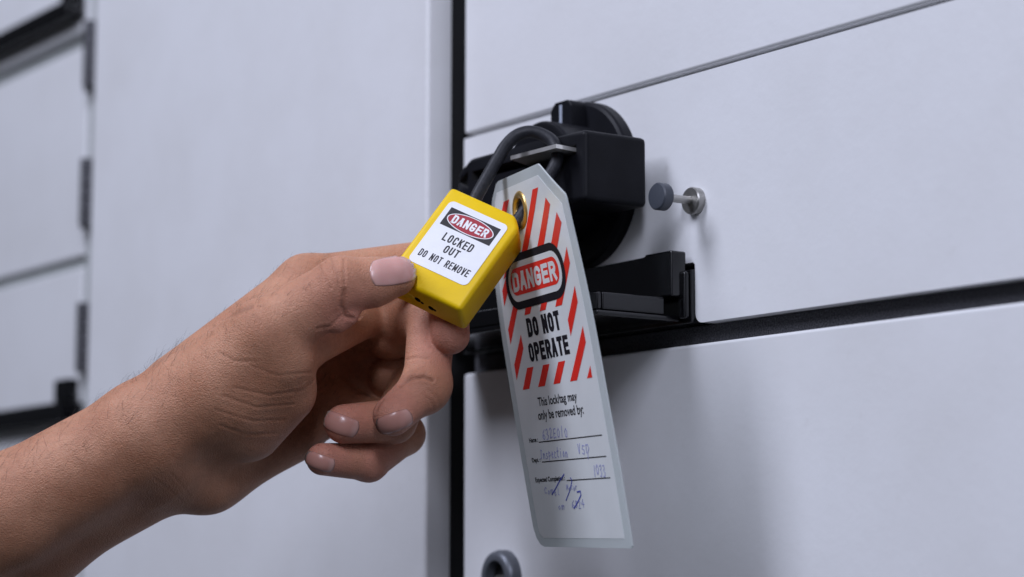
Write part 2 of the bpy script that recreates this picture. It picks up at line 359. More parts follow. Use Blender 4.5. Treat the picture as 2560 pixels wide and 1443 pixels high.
pin = lathe('latch_pin', .0680, 1.3866, [(0, .001), (.0054, .001), (.0054, -.0030), (.0050, -.0036), (.0018, -.0036), (.0016, -.0040), (.0016, -.0160), (0, -.0160)], M['dull_steel'], d_mid, 48, 30)
o = lathe('pin_cap', .0680, 1.3866, [(0, -.0158), (.0050, -.0158), (.0054, -.0163), (.0054, -.0200), (.0049, -.0206), (.0030, -.0208), (0, -.0209)], M['grey_rubber'], None, 48, 30); o.parent = pin
lock = lathe('key_lock', -.0630, 1.2385, [(.0120, .001), (.0120, -.0030), (.0112, -.0052), (.0095, -.0062), (.0074, -.0060), (.0070, -.0050), (.0070, -.0005), (0, -.0005)], M['lock_metal'], d_low, 64, 50)
bm = bmesh.new(); add_lathe(bm, -.0630, 1.2385, [(0, -.0008), (.00695, -.0008), (.00695, -.0012), (0, -.0012)], 40); o = put('keyway', bm_mesh('keyway', bm), M['dark'], None); o.parent = lock
bm = bmesh.new(); add_prism(bm, rrect(-.0665, -.0595, 1.2375, 1.2395, .0009, 3), -.0034, -.0013, .0003, 2); o = put('key_slot_insert', bm_mesh('key_slot_insert', bm), M['dull_steel'], None); o.parent = lock

# ------------------------------------------------------------------ padlock
PU = Vector((0.74041928, 0.51247802, -0.43490869)); PV = Vector((-0.03682855, -0.61514141, -0.78755616)); PB = Vector((-0.67113557, 0.59913882, -0.43658873))
PC = Vector((0.02979, -0.08916, 1.36540))          # centre of the front face
PW, PH, PT = .03425, .04727, .0156
def pk(u, v, b=0): return PC+PU*(u*MM)+PV*(v*MM)+PB*(b*MM)      # padlock millimetres: right, down, back
lk = empty('padlock', PC)
tag(lk, 'yellow safety padlock with a black shackle, held between thumb and fingers', 'padlock')
def padlock_body():
    hw, hh = PW*500, PH*500
    outline = [(-hw, -hh), (hw-4.6, -hh), (hw, -hh+4.8), (hw, hh), (-hw, hh)]
    bm = bmesh.new()
    f = [bm.verts.new((x, y, 0)) for x, y in outline]; g = [bm.verts.new((x, y, PT*1000)) for x, y in outline]
    n = len(f); bm.faces.new(f); bm.faces.new(g[::-1])
    for i in range(n): bm.faces.new((f[i], g[i], g[(i+1) % n], f[(i+1) % n]))
    bmesh.ops.bevel(bm, geom=bm.edges[:], offset=1.9, segments=6, profile=.5, affect='EDGES')
    for v in bm.verts: v.co = pk(*v.co)
    o = put('body', bm_mesh('body', bm, 40), M['yellow'], lk)
    cut = []
    for (u, b, r) in ((-3.6, 8.0, 1.4), (-1.7, 8.9, .8), (2.3, 9.8, 1.35), (3.9, 10.0, .8)):
        me = tube_mesh('c', [pk(u, hh-7, b), pk(u, hh+3, b)], r*MM, 20); me.materials.append(M['dark']); cut.append(put('c', me))
    o2 = boolean(o, cut); return o
body = padlock_body()
body['label'] = 'yellow padlock body with a white danger label'
def leg_path():
    key = [(-8.0, -17), (-8.4, -24), (-9.3, -30), (-11.1, -46), (-11.6, -53), (-10.6, -58.5), (-7.4, -62.3), (-2.6, -63.6), (2.4, -63.0), (6.2, -60.6), (9.0, -56.8), (10.3, -51.5), (10.6, -44), (10.9, -28), (10.9, -17)]
    P = [np.array(k, float) for k in key]; P = [2*P[0]-P[1]]+P+[2*P[-1]-P[-2]]; out = []
    for i in range(1, len(P)-2):
        for t in np.linspace(0, 1, 6, endpoint=False):
            a, b, c, d = P[i-1:i+3]
            out.append(.5*((2*b)+(-a+c)*t+(2*a-5*b+4*c-d)*t*t+(-a+3*b-3*c+d)*t**3))
    return [pk(p[0]*1.045, p[1]*1.045, 7.8) for p in out]
put('shackle', tube_mesh('shackle', leg_path(), .00258, 24), M['shackle'], lk)
q = 1.045
lab = Flat(); lab.poly([(x, y) for x, y in rrect(-12.9*q, 12.9*q, -17.0*q, 13.3*q, 2.2*q)], 0, .18)
lobj = lab.build('danger_label', lambda x, y, l: pk(x, y, -l), [M['label_white']], lk)
# a thin rim gives the sticker its thickness
F2 = Flat()
F2.poly(rect(-10.9*q, 10.9*q, -14.3*q, -5.9*q), 0, .21)
ell = lambda a, b, cy: [(a*math.cos(2*math.pi*i/64), cy+b*math.sin(2*math.pi*i/64)) for i in range(64)]
F2.poly(ell(10.0*q, 3.85*q, -10.1*q), 1, .24); F2.poly(ell(9.6*q, 3.5*q, -10.1*q), 2, .27)
o = F2.build('printed_emblem', lambda x, y, l: pk(x, y, -l), [M['label_black'], M['label_white'], M['label_red']], None); o.parent = lobj
F3 = Flat()
letters(F3, 'DANGER', (-7.7*q, 7.7*q, -12.0*q, -8.2*q), .80, 1, .30, .22)
letters(F3, 'LOCKED', (-6.5*q, 6.3*q, -3.75*q, -.05*q), .62, 0, .21, .30)
letters(F3, 'OUT', (-3.15*q, 3.1*q, .95*q, 4.5*q), .62, 0, .21, .30)
letters(F3, 'DO NOT REMOVE', (-10.7*q, 11.0*q, 6.5*q, 9.75*q), .50, 0, .21, .30, .75)
o = F3.build('lettering', lambda x, y, l: pk(x, y, -l), [M['label_black'], M['label_white']], None); o.parent = lobj

# ------------------------------------------------------------------ danger tag
TAG_ROWS=[[[2.54, -53.21, 1395.32], [79.02, -76.55, 1393.06]], [[3.55, -53.5, 1382.48], [80.69, -74.55, 1381.32]], [[4.65, -53.71, 1369.76], [82.37, -72.53, 1369.55]], [[5.92, -53.63, 1357.24], [84.09, -70.52, 1357.69]], [[7.4, -53.08, 1344.98], [85.86, -68.65, 1345.72]], [[9.02, -52.13, 1332.93], [87.62, -67.01, 1333.67]], [[10.69, -51.0, 1321.04], [89.34, -65.58, 1321.58]], [[12.34, -49.86, 1309.24], [91.03, -64.27, 1309.53]], [[13.99, -48.73, 1297.52], [92.71, -62.96, 1297.52]], [[15.65, -47.58, 1285.87], [94.4, -61.68, 1285.56]], [[17.33, -46.38, 1274.3], [96.06, -60.52, 1273.65]], [[18.99, -45.13, 1262.8], [97.69, -59.47, 1261.78]], [[20.65, -43.89, 1251.34], [99.3, -58.46, 1249.95]]]
TR = np.array(TAG_ROWS)*MM; TN = len(TR); TLEN = 149.6
def tg0(u, v):
    t = min(max(v/TLEN*(TN-1), -.9), TN-.1); i = int(min(max(math.floor(t), 0), TN-2)); f = t-i
    # cubic through the rows keeps the bend smooth
    def row(k):
        k2 = min(max(k, 0), TN-1); r = TR[k2]
        return r if k == k2 else (2*TR[0]-TR[1] if k < 0 else 2*TR[-1]-TR[-2])
    a, b, c, d = row(i-1), row(i), row(i+1), row(i+2)
    if 0 <= f <= 1: r = .5*((2*b)+(c-a)*f+(2*a-5*b+4*c-d)*f*f+(3*b-a-3*c+d)*f**3)
    else: r = b+(c-b)*f
    return r[0]+(r[1]-r[0])*(u/80)
def tgm(u, v, lift=0):
    p = tg0(u, v)
    n = np.cross(tg0(u+.5, v)-tg0(u-.5, v), tg0(u, v-.5)-tg0(u, v+.5)); n /= np.linalg.norm(n)
    return tuple(p+n*lift*MM)
TGLOC = Vector(tgm(33, 13))
tg = empty('danger_tag', TGLOC)
tag(tg, 'laminated white danger tag with red stripes, hanging from the padlock shackle', 'safety tag')
def sheet(poly, lo, hi, name, m, hole=None, step=2):
    """a bent slab: a fine grid clipped to the outline, with a rim"""
    bm = bmesh.new()
    vs = [bm.verts.new((x, y, 0)) for x, y in poly]; bm.faces.new(vs)
    us = [p[0] for p in poly]; vv = [p[1] for p in poly]
    if hole:
        hv = [bm.verts.new((hole[0]+hole[2]*math.cos(2*math.pi*i/32), hole[1]+hole[2]*math.sin(2*math.pi*i/32), 0)) for i in range(32)]
        bm.faces.ensure_lookup_table(); bm.faces.remove(bm.faces[0])
        eds = [bm.edges.get((vs[i], vs[(i+1) % len(vs)])) or bm.edges.new((vs[i], vs[(i+1) % len(vs)])) for i in range(len(vs))]
        eds += [bm.edges.new((hv[i], hv[(i+1) % 32])) for i in range(32)]
        bmesh.ops.triangle_fill(bm, use_beauty=True, use_dissolve=False, edges=eds)
    y = math.floor(min(vv)/step)*step+.013
    while y < max(vv)-1:
        bmesh.ops.bisect_plane(bm, geom=bm.verts[:]+bm.edges[:]+bm.faces[:], plane_co=(0, y, 0), plane_no=(0, 1, 0)); y += step
    geo = bmesh.ops.extrude_face_region(bm, geom=bm.faces[:])
    top = {g for g in geo['geom'] if isinstance(g, bmesh.types.BMVert)}
    for v in bm.verts: v.co = tgm(v.co.x, v.co.y, hi if v in top else lo)
    return put(name, bm_mesh(name, bm, 30), m, tg)
out = [(0, 7), (1.2, 4), (6.5, -1.2), (9.5, -2), (58.5, -2), (60.5, -.8), (79.6, 13.4), (80, 15), (80, 149), (79, 150), (7, 150), (4, 149), (1.5, 146.5), (0, 142)]
sheet(out, -.35, .35, 'laminating_film', M['film'], (33, 13, 5.2))
card = [(4.4, 6), (7, 2.3), (56.8, 2.3), (75.4, 16.6), (75.4, 146.3), (8, 146.3), (5, 144.5), (4.4, 141)]
sheet(card, -.42, .42, 'card', M['card'], (33, 13, 5.2))
S = Flat(); LF = .50
for p in ([(49.1, 7), (55.4, 7), (34.4, 31), (28.4, 31)], [(15.4, 7.1), (22.0, 7.1), (7, 24), (7, 16.6)], [(32.3, 7.1), (38.5, 7.1), (36, 8.4), (32.3, 7.6)],
          [(26, 21.5), (26, 24), (14, 36), (9, 38), (22, 21.5)], [(13, 36), (13, 42), (6.8, 48.7), (6.6, 42.2)], [(15, 49.6), (19.4, 50.6), (7.3, 64.8), (7.2, 58.4)], [(18.2, 61.6), (18.4, 67.4), (7.6, 79.8), (7.6, 73.2)],
          [(24.5, 75.6), (17.7, 84.1), (11.7, 84.1), (18.7, 75.6)], [(38.7, 75.8), (31.7, 84.1), (25.6, 84.1), (33.0, 75.8)], [(52.2, 75.8), (44.9, 84.1), (39.1, 84.1), (46.3, 75.8)],
          [(27.0, 50.5), (33.0, 50.5), (29.4, 54.4), (24.2, 54.4)], [(41.3, 50.8), (46.8, 50.8), (43.4, 54.5), (38.2, 54.5)], [(71.5, 33.2), (71.5, 39.6), (57.9, 54.4), (52.1, 54.4)],
          [(71.5, 48.5), (71.3, 54.8), (60.4, 67.0), (60.4, 60.6)], [(71.5, 64.2), (71.6, 70.5), (59.2, 84.2), (53.4, 84.2)], [(71.8, 79.5), (71.7, 84.2), (67.4, 84.2)],
          [(61.2, 12.0), (64.4, 15.2), (50.1, 31.5), (43.6, 31.5)], [(69.0, 19.0), (71.6, 23.6), (58.0, 38.0), (52, 37)]):
    S.poly(p, 0, LF)
S.build('red_stripes', tgm, [M['tag_red']], tg, 2)
E1 = Flat()
E1.poly(rrect(11.2, 66.2, 29.4, 51.7, 10.5, 10), 0, .56); E1.poly(rrect(14.0, 63.4, 32.6, 48.6, 7.6, 10), 1, .62); E1.poly(rrect(16.2, 61.2, 35.0, 46.0, 5.0, 10), 2, .68)
E1.build('danger_emblem', tgm, [M['tag_black'], M['card'], M['tag_red']], tg, 2)
T = Flat()
def tx(s, box, bold, mi, lift, sp=1.0):
    v, f = text2d(s, box, bold, sp); T.raw(v, f, mi, lift)
letters(T, 'DANGER', (18.2, 58.8, 36.7, 44.5), 1.85, 1, .74, .16)
letters(T, 'DO NOT', (24.6, 53.6, 55.9, 63.6), 1.9, 0, LF, .16, .45); letters(T, 'OPERATE', (22.6, 57.4, 66.0, 73.6), 1.75, 0, LF, .15)
tx('This lock/tag may', (23.3, 56.7, 88.2, 93.0), .018, 0, LF); tx('only be removed by:', (21.4, 60.0, 93.6, 98.6), .018, 0, LF)
tx('Name :', (10.0, 17.6, 104.2, 106.2), .03, 0, LF); tx('Dept. :', (9.6, 16.8, 112.6, 115.0), .03, 0, LF); tx('Expected Completion :', (9.6, 35.3, 120.8, 123.4), .03, 0, LF)
for u0, u1, vv in ((18.3, 71.3, 106.4), (18.0, 71.7, 114.6), (36.5, 72.1, 122.9)): T.poly(rect(u0, u1, vv-.2, vv+.2), 0, LF)
T.build('lettering', tgm, [M['tag_black'], M['card']], tg, 2)
GL = {'6': [[(.8, .05), (.3, .35), (.1, .8), (.5, 1), (.85, .75), (.5, .5), (.15, .7)]], '3': [[(.1, .1), (.6, 0), (.7, .3), (.35, .45), (.8, .65), (.6, .98), (.1, .95)]],
      '2': [[(.1, .25), (.45, 0), (.75, .25), (.3, .75), (.1, 1), (.85, .95)]], 'E': [[(.8, .1), (.2, .1), (.15, .9), (.85, .9)], [(.2, .5), (.7, .48)]],
      '0': [[(.5, .1), (.15, .4), (.3, .9), (.7, .9), (.85, .4), (.5, .1)]], '1': [[(.55, 0), (.4, 1)]], 'I': [[(.2, .05), (.8, .1)], [(.5, .05), (.3, .95)], [(.0, .95), (.6, .9)]],
      'n': [[(.1, .4), (.1, 1), (.15, .6), (.5, .4), (.7, .6), (.75, 1)]], 's': [[(.7, .45), (.3, .45), (.3, .65), (.7, .8), (.5, 1), (.1, .95)]], 'p': [[(.2, .4), (.1, 1.35)], [(.2, .5), (.7, .45), (.7, .8), (.2, .9)]],
      'e': [[(.2, .7), (.75, .65), (.5, .4), (.15, .7), (.4, 1), (.8, .9)]], 'c': [[(.8, .5), (.4, .4), (.15, .75), (.4, 1), (.8, .9)]], 't': [[(.5, 0), (.4, .9), (.7, 1)], [(.1, .4), (.8, .38)]],
      'i': [[(.5, .4), (.45, 1)], [(.5, .15), (.55, .2)]], 'o': [[(.5, .4), (.15, .7), (.45, 1), (.8, .7), (.5, .4)]], 'V': [[(.1, 0), (.4, 1), (.8, 0)]], 'S': [[(.8, .1), (.3, .05), (.2, .4), (.75, .6), (.6, 1), (.1, .9)]],
      'D': [[(.2, .05), (.15, 1)], [(.05, .1), (.6, .1), (.9, .5), (.5, 1), (.5, 1.6)]], 'C': [[(.85, .2), (.4, .1), (.1, .5), (.4, 1), (.85, .9)]], 'm': [[(.05, .4), (.05, 1), (.1, .5), (.4, .4), (.45, 1), (.5, .5), (.85, .4), (.9, 1)]],
      'l': [[(.5, 0), (.4, .9), (.7, 1)]], 'M': [[(.1, 1), (.2, .1), (.5, .7), (.8, .1), (.9, 1)]], 'r': [[(.2, .4), (.2, 1), (.25, .6), (.7, .4)]], '8': [[(.7, .2), (.3, .1), (.3, .4), (.75, .7), (.5, 1), (.15, .8), (.75, .25)]], '4': [[(.6, 0), (.1, .6), (.9, .6)], [(.65, .3), (.6, 1)]]}
HW = Flat()
def hand_write(s, u0, u1, v0, v1, wd=.42, mi=0):
    n = len(s); cw = (u1-u0)/n
    for i, ch in enumerate(s):
        dy = rng.normal(0, .25)
        for st in GL.get(ch, []):
            HW.stroke([(u0+cw*(i+.05+.85*x)+(.5-y)*.5+rng.normal(0, .11), v0+(v1-v0)*y+dy+rng.normal(0, .12)) for x, y in st], wd, mi, LF+.02)
hand_write('632E010', 22.3, 44.3, 101.4, 105.6); hand_write('Inspection', 17.6, 41.5, 109.6, 113.6); hand_write('VSD', 49.8, 59.6, 109.4, 113.0)
hand_write('1033', 59.4, 69.4, 117.8, 122.2); hand_write('Comel', 15.8, 29.4, 125.3, 128.0, .34); hand_write('Motor', 35.2, 44.6, 124.6, 127.0, .34)
hand_write('om', 25.5, 31.2, 132.0, 134.6, .34); hand_write('6824', 37.4, 48.2, 131.0, 134.2, .34)
HW.stroke([(35.3, 120.3), (31, 122.6), (26, 125.9), (22.0, 128.3), (23.2, 127.4)], .6, 1, LF+.03); HW.stroke([(40.0, 121.9), (41, 123), (38, 126.8), (33.2, 130.9)], .5, 1, LF+.03)
HW.stroke([(43.6, 127.7), (46.4, 127.5), (46.4, 129.0), (43, 131.6), (39.0, 134.2)], .6, 1, LF+.03)
HW.build('handwriting', tgm, [M['pen'], M['pen_dark']], tg, 2)
# eyelet: a brass ring rolled round the hole
bm = bmesh.new(); n1, n2 = 48, 14; ringv = []
for i in range(n1):
    a = 2*math.pi*i/n1; ringv.append([bm.verts.new(tgm(33+(6.2+1.7*math.cos(t))*math.cos(a), 13+(6.2+1.7*math.cos(t))*math.sin(a), 1.25*math.sin(t))) for t in [2*math.pi*j/n2 for j in range(n2)]])
for i in range(n1):
    for j in range(n2): bm.faces.new((ringv[i][j], ringv[(i+1) % n1][j], ringv[(i+1) % n1][(j+1) % n2], ringv[i][(j+1) % n2]))
put('eyelet', bm_mesh('eyelet', bm, 80), M['brass'], tg)

# ------------------------------------------------------------------ hand
# capsules in hand millimetres (x right, y up, z towards the palm side), smoothly joined into one skin
PRIMS=[
  ('palm',(-267.36, -128.04, 25.08),(-191.98, -85.01, 30.3),24.03,21.42,1),
  ('palm',(-191.98, -85.01, 30.3),(-139.0, -54.75, 30.3),21.42,19.33,5),
  ('palm',(-268.01, -144.93, -2.09),(-190.53, -100.49, 4.18),18.81,17.24,16),
  ('palm',(-190.53, -100.49, 4.18),(-131.61, -68.8, 8.36),17.24,16.72,16),
  ('palm',(-139.0, -54.75, 30.3),(-117.45, -40.72, 25.08),19.33,16.72,8),
  ('palm',(-138.02, -60.93, 12.54),(-122.34, -53.09, 12.54),17.77,15.67,8),
  ('palm',(-127.05, -41.33, 12.54),(-81.57, 0.55, 4.18),17.77,12.02,10),
  ('palm',(-127.62, -50.81, -2.09),(-77.86, -9.49, -16.72),14.63,11.49,10),
  ('palm',(-126.33, -60.53, -4.18),(-75.15, -26.71, -22.99),13.58,11.49,10),
  ('palm',(-125.42, -68.03, 2.09),(-77.86, -46.8, -16.72),13.58,10.97,10),
  ('palm',(-131.27, -65.4, 15.67),(-120.08, -73.23, 6.27),17.77,13.06,12),
  ('palm',(-118.78, -73.73, 4.18),(-86.77, -58.09, -8.36),11.81,10.97,10),
  ('palm',(-119.35, -42.61, 33.44),(-92.8, -17.58, 44.93),17.77,13.58,10),
  ('palm',(-105.18, -39.4, 36.57),(-89.48, -27.07, 40.75),17.77,14.63,10),
  ('palm',(-102.0, -52.31, 25.08),(-87.65, -39.75, 29.26),14.63,12.54,10),
  ('palm',(-89.64, -12.13, 25.08),(-80.38, -10.8, 8.36),12.54,9.4,9),
  ('palm',(-76.22, -21.02, 28.21),(-60.33, -12.78, 2.09),8.36,7.84,6),
  ('palm',(-80.77, 1.19, 4.18),(-33.74, 9.24, -8.36),11.49,10.03,6),
  ('palm',(-75.77, -18.2, -30.31),(-31.75, -12.46, 2.09),11.49,9.82,6),
  ('palm',(-74.55, -30.9, -35.53),(-38.21, -35.85, -18.81),10.97,9.4,6),
  ('palm',(-77.86, -46.8, -16.72),(-43.59, -58.69, -12.54),10.45,8.36,6),
  ('thumb',(-92.8, -17.58, 44.93),(-64.21, 1.13, 43.89),13.38,10.87,3),
  ('thumb',(-92.8, -17.58, 44.93),(-109.75, -31.78, 36.57),13.38,14.63,3),
  ('thumb',(-64.21, 1.13, 43.89),(-53.08, 2.35, 40.75),10.66,8.99,3),
  ('thumb',(-53.08, 2.35, 40.75),(-44.4, 4.64, 38.66),9.2,7.84,3),
  ('thumb',(-66.01, -12.13, 45.98),(-62.17, -9.73, 44.93),4.81,4.6,3),
  ('index',(-80.77, 1.19, 4.18),(-33.74, 9.24, -8.36),11.49,10.03,3),
  ('index',(-33.74, 9.24, -8.36),(-25.53, -6.86, 8.36),9.61,8.57,2.5),
  ('index',(-25.53, -6.86, 8.36),(-23.79, -18.12, 19.86),8.36,7.52,2.5),
  ('middle',(-75.77, -18.2, -30.31),(-31.75, -12.46, 2.09),11.49,9.82,3),
  ('middle',(-31.68, -12.43, 4.18),(-33.24, -37.82, 20.9),9.61,8.99,2.5),
  ('middle',(-33.28, -37.87, 19.86),(-45.65, -48.8, 32.39),8.78,7.73,2.5),
  ('middlepad',(-49.34, -18.46, -11.5),(-40.17, -16.15, -8.36),10.35,10.03,1.5),
  ('middle',(-33.01, -37.44, 18.81),(-33.82, -39.32, 21.94),9.61,9.4,3),
  ('ring',(-74.55, -30.9, -35.53),(-38.21, -35.85, -18.81),10.97,9.4,3),
  ('ring',(-38.12, -35.77, -16.72),(-46.5, -52.09, 8.36),9.4,8.67,2.5),
  ('ring',(-46.5, -52.09, 8.36),(-65.07, -52.44, 22.99),8.67,7.63,2.5),
  ('ringpad',(-48.84, -35.73, -19.86),(-39.79, -36.3, -17.76),10.03,9.4,1.5),
  ('palm',(-71.07, -39.42, -33.44),(-48.36, -44.02, -26.12),9.93,9.4,5),
  ('little',(-77.86, -46.8, -16.72),(-43.59, -58.69, -12.54),10.45,8.36,3),
  ('little',(-43.59, -58.69, -12.54),(-56.43, -68.33, 8.36),8.15,7.63,2.5),
  ('little',(-56.43, -68.33, 8.36),(-73.25, -65.91, 25.08),7.52,6.27,2.5),
]
NAILS=[
  ('thumb', (-44.84, 6.74), (0.988, 0.153), 8.48, 5.45, 0.3),
  ('middle', (-44.62, -50.66), (-0.943, -0.332), 7.03, 3.67, 1.0),
  ('ring', (-65.75, -52.25), (-0.942, 0.334), 7.1, 3.86, 0.5),
  ('little', (-73.75, -66.59), (-0.947, 0.323), 5.85, 3.08, 0.8),
]
CREASES=[
  (0.275, 0.5599999999999999, [(-72.71, 9.32), (-70.44, 4.77), (-67.41, 0.23)]),
  (0.22000000000000003, 0.48, [(-68.16, 11.59), (-65.14, 4.77), (-63.32, -2.8)]),
  (0.24750000000000003, 0.48, [(-62.86, 10.83), (-62.41, 3.26), (-63.32, -7.35)]),
  (0.49500000000000005, 0.7200000000000001, [(-62.41, -0.53), (-63.62, -6.59), (-62.71, -10.38), (-59.83, -11.13)]),
  (0.275, 0.5599999999999999, [(-72.71, -14.92), (-68.16, -14.16), (-64.38, -10.38)]),
  (0.1925, 0.5599999999999999, [(-103.0, -36.88), (-90.89, -39.91), (-78.77, -38.4), (-74.98, -34.61)]),
  (0.1925, 0.5599999999999999, [(-107.55, -39.91), (-95.43, -44.46), (-82.56, -43.7)]),
  (0.165, 0.5599999999999999, [(-110.58, -45.22), (-96.95, -49.76), (-86.34, -49.76)]),
  (0.165, 0.5599999999999999, [(-109.06, -51.27), (-99.97, -55.06), (-89.37, -55.06)]),
  (0.165, 0.5599999999999999, [(-96.95, -28.55), (-87.86, -32.34), (-75.74, -31.58)]),
  (0.165, 0.6400000000000001, [(-109.06, -24.01), (-103.0, -27.04), (-95.43, -27.04)]),
  (0.11000000000000001, 0.48, [(-124.25, -80.3), (-125.78, -75.7), (-128.85, -70.33)]),
  (0.11000000000000001, 0.48, [(-126.55, -83.37), (-130.39, -77.23), (-134.99, -71.87)]),
  (0.49500000000000005, 0.96, [(-108.22, -10.74), (-103.52, -9.18), (-97.24, -6.82)]),
  (0.77, 0.6400000000000001, [(-42.81, -37.17), (-38.64, -34.54), (-34.0, -33.92), (-30.6, -35.31)]),
  (0.275, 0.48, [(-40.95, -27.59), (-37.09, -26.5), (-32.45, -27.12)]),
  (0.165, 0.48, [(-34.05, -40.42), (-30.99, -43.49), (-29.91, -46.56)]),
  (0.1375, 0.48, [(-32.21, -38.89), (-28.84, -41.49), (-27.61, -45.02)]),
  (0.33, 0.48, [(-51.57, -46.65), (-50.79, -44.3), (-49.23, -42.74)]),
]
HAND_AT=(0.01873, -0.05476, 1.35283)

VOX = 0.55
allp = np.array([p[1] for p in PRIMS]+[p[2] for p in PRIMS]); rr = max(p[3] for p in PRIMS)
lo = np.array([min(min(p[1][i]-p[3], p[2][i]-p[4]) for p in PRIMS) for i in range(3)])-4
hi = np.array([max(max(p[1][i]+p[3], p[2][i]+p[4]) for p in PRIMS) for i in range(3)])+4
dims = np.ceil((hi-lo)/VOX).astype(int)+1
def smin(a, b, k):
    h = np.maximum(k-np.abs(a-b), 0)/k
    return np.minimum(a, b)-h*h*k*.25
fields = {}
def add_capsule(Fd, a, b, ra, rb, k):
    a, b = np.array(a), np.array(b); m = max(ra, rb)+k+5
    i0 = np.maximum(np.floor((np.minimum(a, b)-m-lo)/VOX).astype(int), 0); i1 = np.minimum(np.ceil((np.maximum(a, b)+m-lo)/VOX).astype(int)+1, dims)
    gx, gy, gz = [lo[i]+VOX*np.arange(i0[i], i1[i]) for i in range(3)]
    d = b-a; L2 = float(d@d)
    px, py, pz = (gx-a[0])[:, None, None], (gy-a[1])[None, :, None], (gz-a[2])[None, None, :]
    t = np.clip((px*d[0]+py*d[1]+pz*d[2])/L2, 0, 1).astype(np.float32)
    ds = np.sqrt((px-t*d[0])**2+(py-t*d[1])**2+(pz-t*d[2])**2)-(ra+(rb-ra)*t)
    sl = tuple(slice(i0[i], i1[i]) for i in range(3))
    Fd[sl] = smin(Fd[sl], ds.astype(np.float32), k)
for g, a, b, ra, rb, k in PRIMS:
    if g not in fields: fields[g] = np.full(dims, 50, np.float32)
    add_capsule(fields[g], a, b, ra, rb, k)
FIELD = fields['palm']
FIELD = smin(FIELD, fields['thumb'], 3.0)
for g in ('middlepad', 'ringpad', 'index', 'middle', 'ring', 'little'): FIELD = smin(FIELD, fields[g], 0.8)
del fields
def surface_nets(Fd):
    s = Fd < 0; n = np.array(Fd.shape)
    cnt = sum(s[dx:n[0]-1+dx, dy:n[1]-1+dy, dz:n[2]-1+dz].astype(np.int8) for dx in (0, 1) for dy in (0, 1) for dz in (0, 1))
    idx = np.argwhere((cnt > 0) & (cnt < 8)); num = len(idx)
    imap = np.full(n-1, -1, np.int32); imap[tuple(idx.T)] = np.arange(num)
    acc = np.zeros((num, 3)); c = np.zeros(num)
    corner = {k: Fd[idx[:, 0]+k[0], idx[:, 1]+k[1], idx[:, 2]+k[2]] for k in [(x, y, z) for x in (0, 1) for y in (0, 1) for z in (0, 1)]}
    for ax in range(3):
        for p in (0, 1):
            for q2 in (0, 1):
                k0 = [p, q2]; k0.insert(ax, 0); k1 = [p, q2]; k1.insert(ax, 1)
                a, b = corner[tuple(k0)], corner[tuple(k1)]; m = (a < 0) != (b < 0)
                t = a[m]/(a[m]-b[m]); pos = np.tile(np.array(k0, float), (m.sum(), 1)); pos[:, ax] = t
                acc[m] += pos; c[m] += 1
    V = lo+VOX*(idx+acc/c[:, None]); faces = []
    for ax in range(3):
        o1, o2 = [i for i in range(3) if i != ax]
        sl0 = [slice(None)]*3; sl1 = [slice(None)]*3; sl0[ax] = slice(0, -1); sl1[ax] = slice(1, None)
        a, b = s[tuple(sl0)], s[tuple(sl1)]
        e = np.argwhere(a != b); e = e[(e[:, o1] > 0) & (e[:, o2] > 0)]
        e = e[(e[:, o1] < n[o1]-1) & (e[:, o2] < n[o2]-1)]
        ins = a[tuple(e.T)]
        def cell(d1, d2):
            c2 = e.copy(); c2[:, o1] -= d1; c2[:, o2] -= d2; return imap[tuple(c2.T)]
        q4 = np.stack([cell(1, 1), cell(0, 1), cell(0, 0), cell(1, 0)], 1)
        flip = ins if ax != 1 else ~ins
        q4[~flip] = q4[~flip][:, ::-1]; faces.append(q4)
    return V, np.concatenate(faces)
HV, HF = surface_nets(FIELD)
def neighbours_smooth(V, Fq, it, lam=.5):
    for _ in range(it):
        acc = np.zeros_like(V); c = np.zeros(len(V))
        for i in range(4):
            for j in (1, 3):
                np.add.at(acc, Fq[:, i], V[Fq[:, (i+j) % 4]]); np.add.at(c, Fq[:, i], 1)
        V = V+lam*(acc/c[:, None]-V)
    return V
HV = neighbours_smooth(HV, HF, 3)
def vnormals(V, Fq):
    fn = np.cross(V[Fq[:, 2]]-V[Fq[:, 0]], V[Fq[:, 3]]-V[Fq[:, 1]]); vn = np.zeros_like(V)
    for i in range(4): np.add.at(vn, Fq[:, i], fn)
    return vn/np.maximum(np.linalg.norm(vn, axis=1, keepdims=True), 1e-9)
HN = vnormals(HV, HF)
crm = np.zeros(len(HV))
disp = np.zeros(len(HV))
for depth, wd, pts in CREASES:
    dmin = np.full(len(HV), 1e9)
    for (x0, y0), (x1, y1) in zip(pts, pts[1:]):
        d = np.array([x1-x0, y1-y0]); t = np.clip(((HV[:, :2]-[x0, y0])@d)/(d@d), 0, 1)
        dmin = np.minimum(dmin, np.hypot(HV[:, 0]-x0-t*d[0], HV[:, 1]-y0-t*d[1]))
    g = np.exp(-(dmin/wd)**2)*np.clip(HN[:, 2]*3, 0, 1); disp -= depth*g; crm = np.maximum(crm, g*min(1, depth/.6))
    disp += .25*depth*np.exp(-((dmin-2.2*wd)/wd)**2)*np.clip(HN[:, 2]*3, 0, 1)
HV = HV+HN*disp[:, None]
HANDM = Matrix.Translation(Vector(HAND_AT)) @ basis.to_4x4()

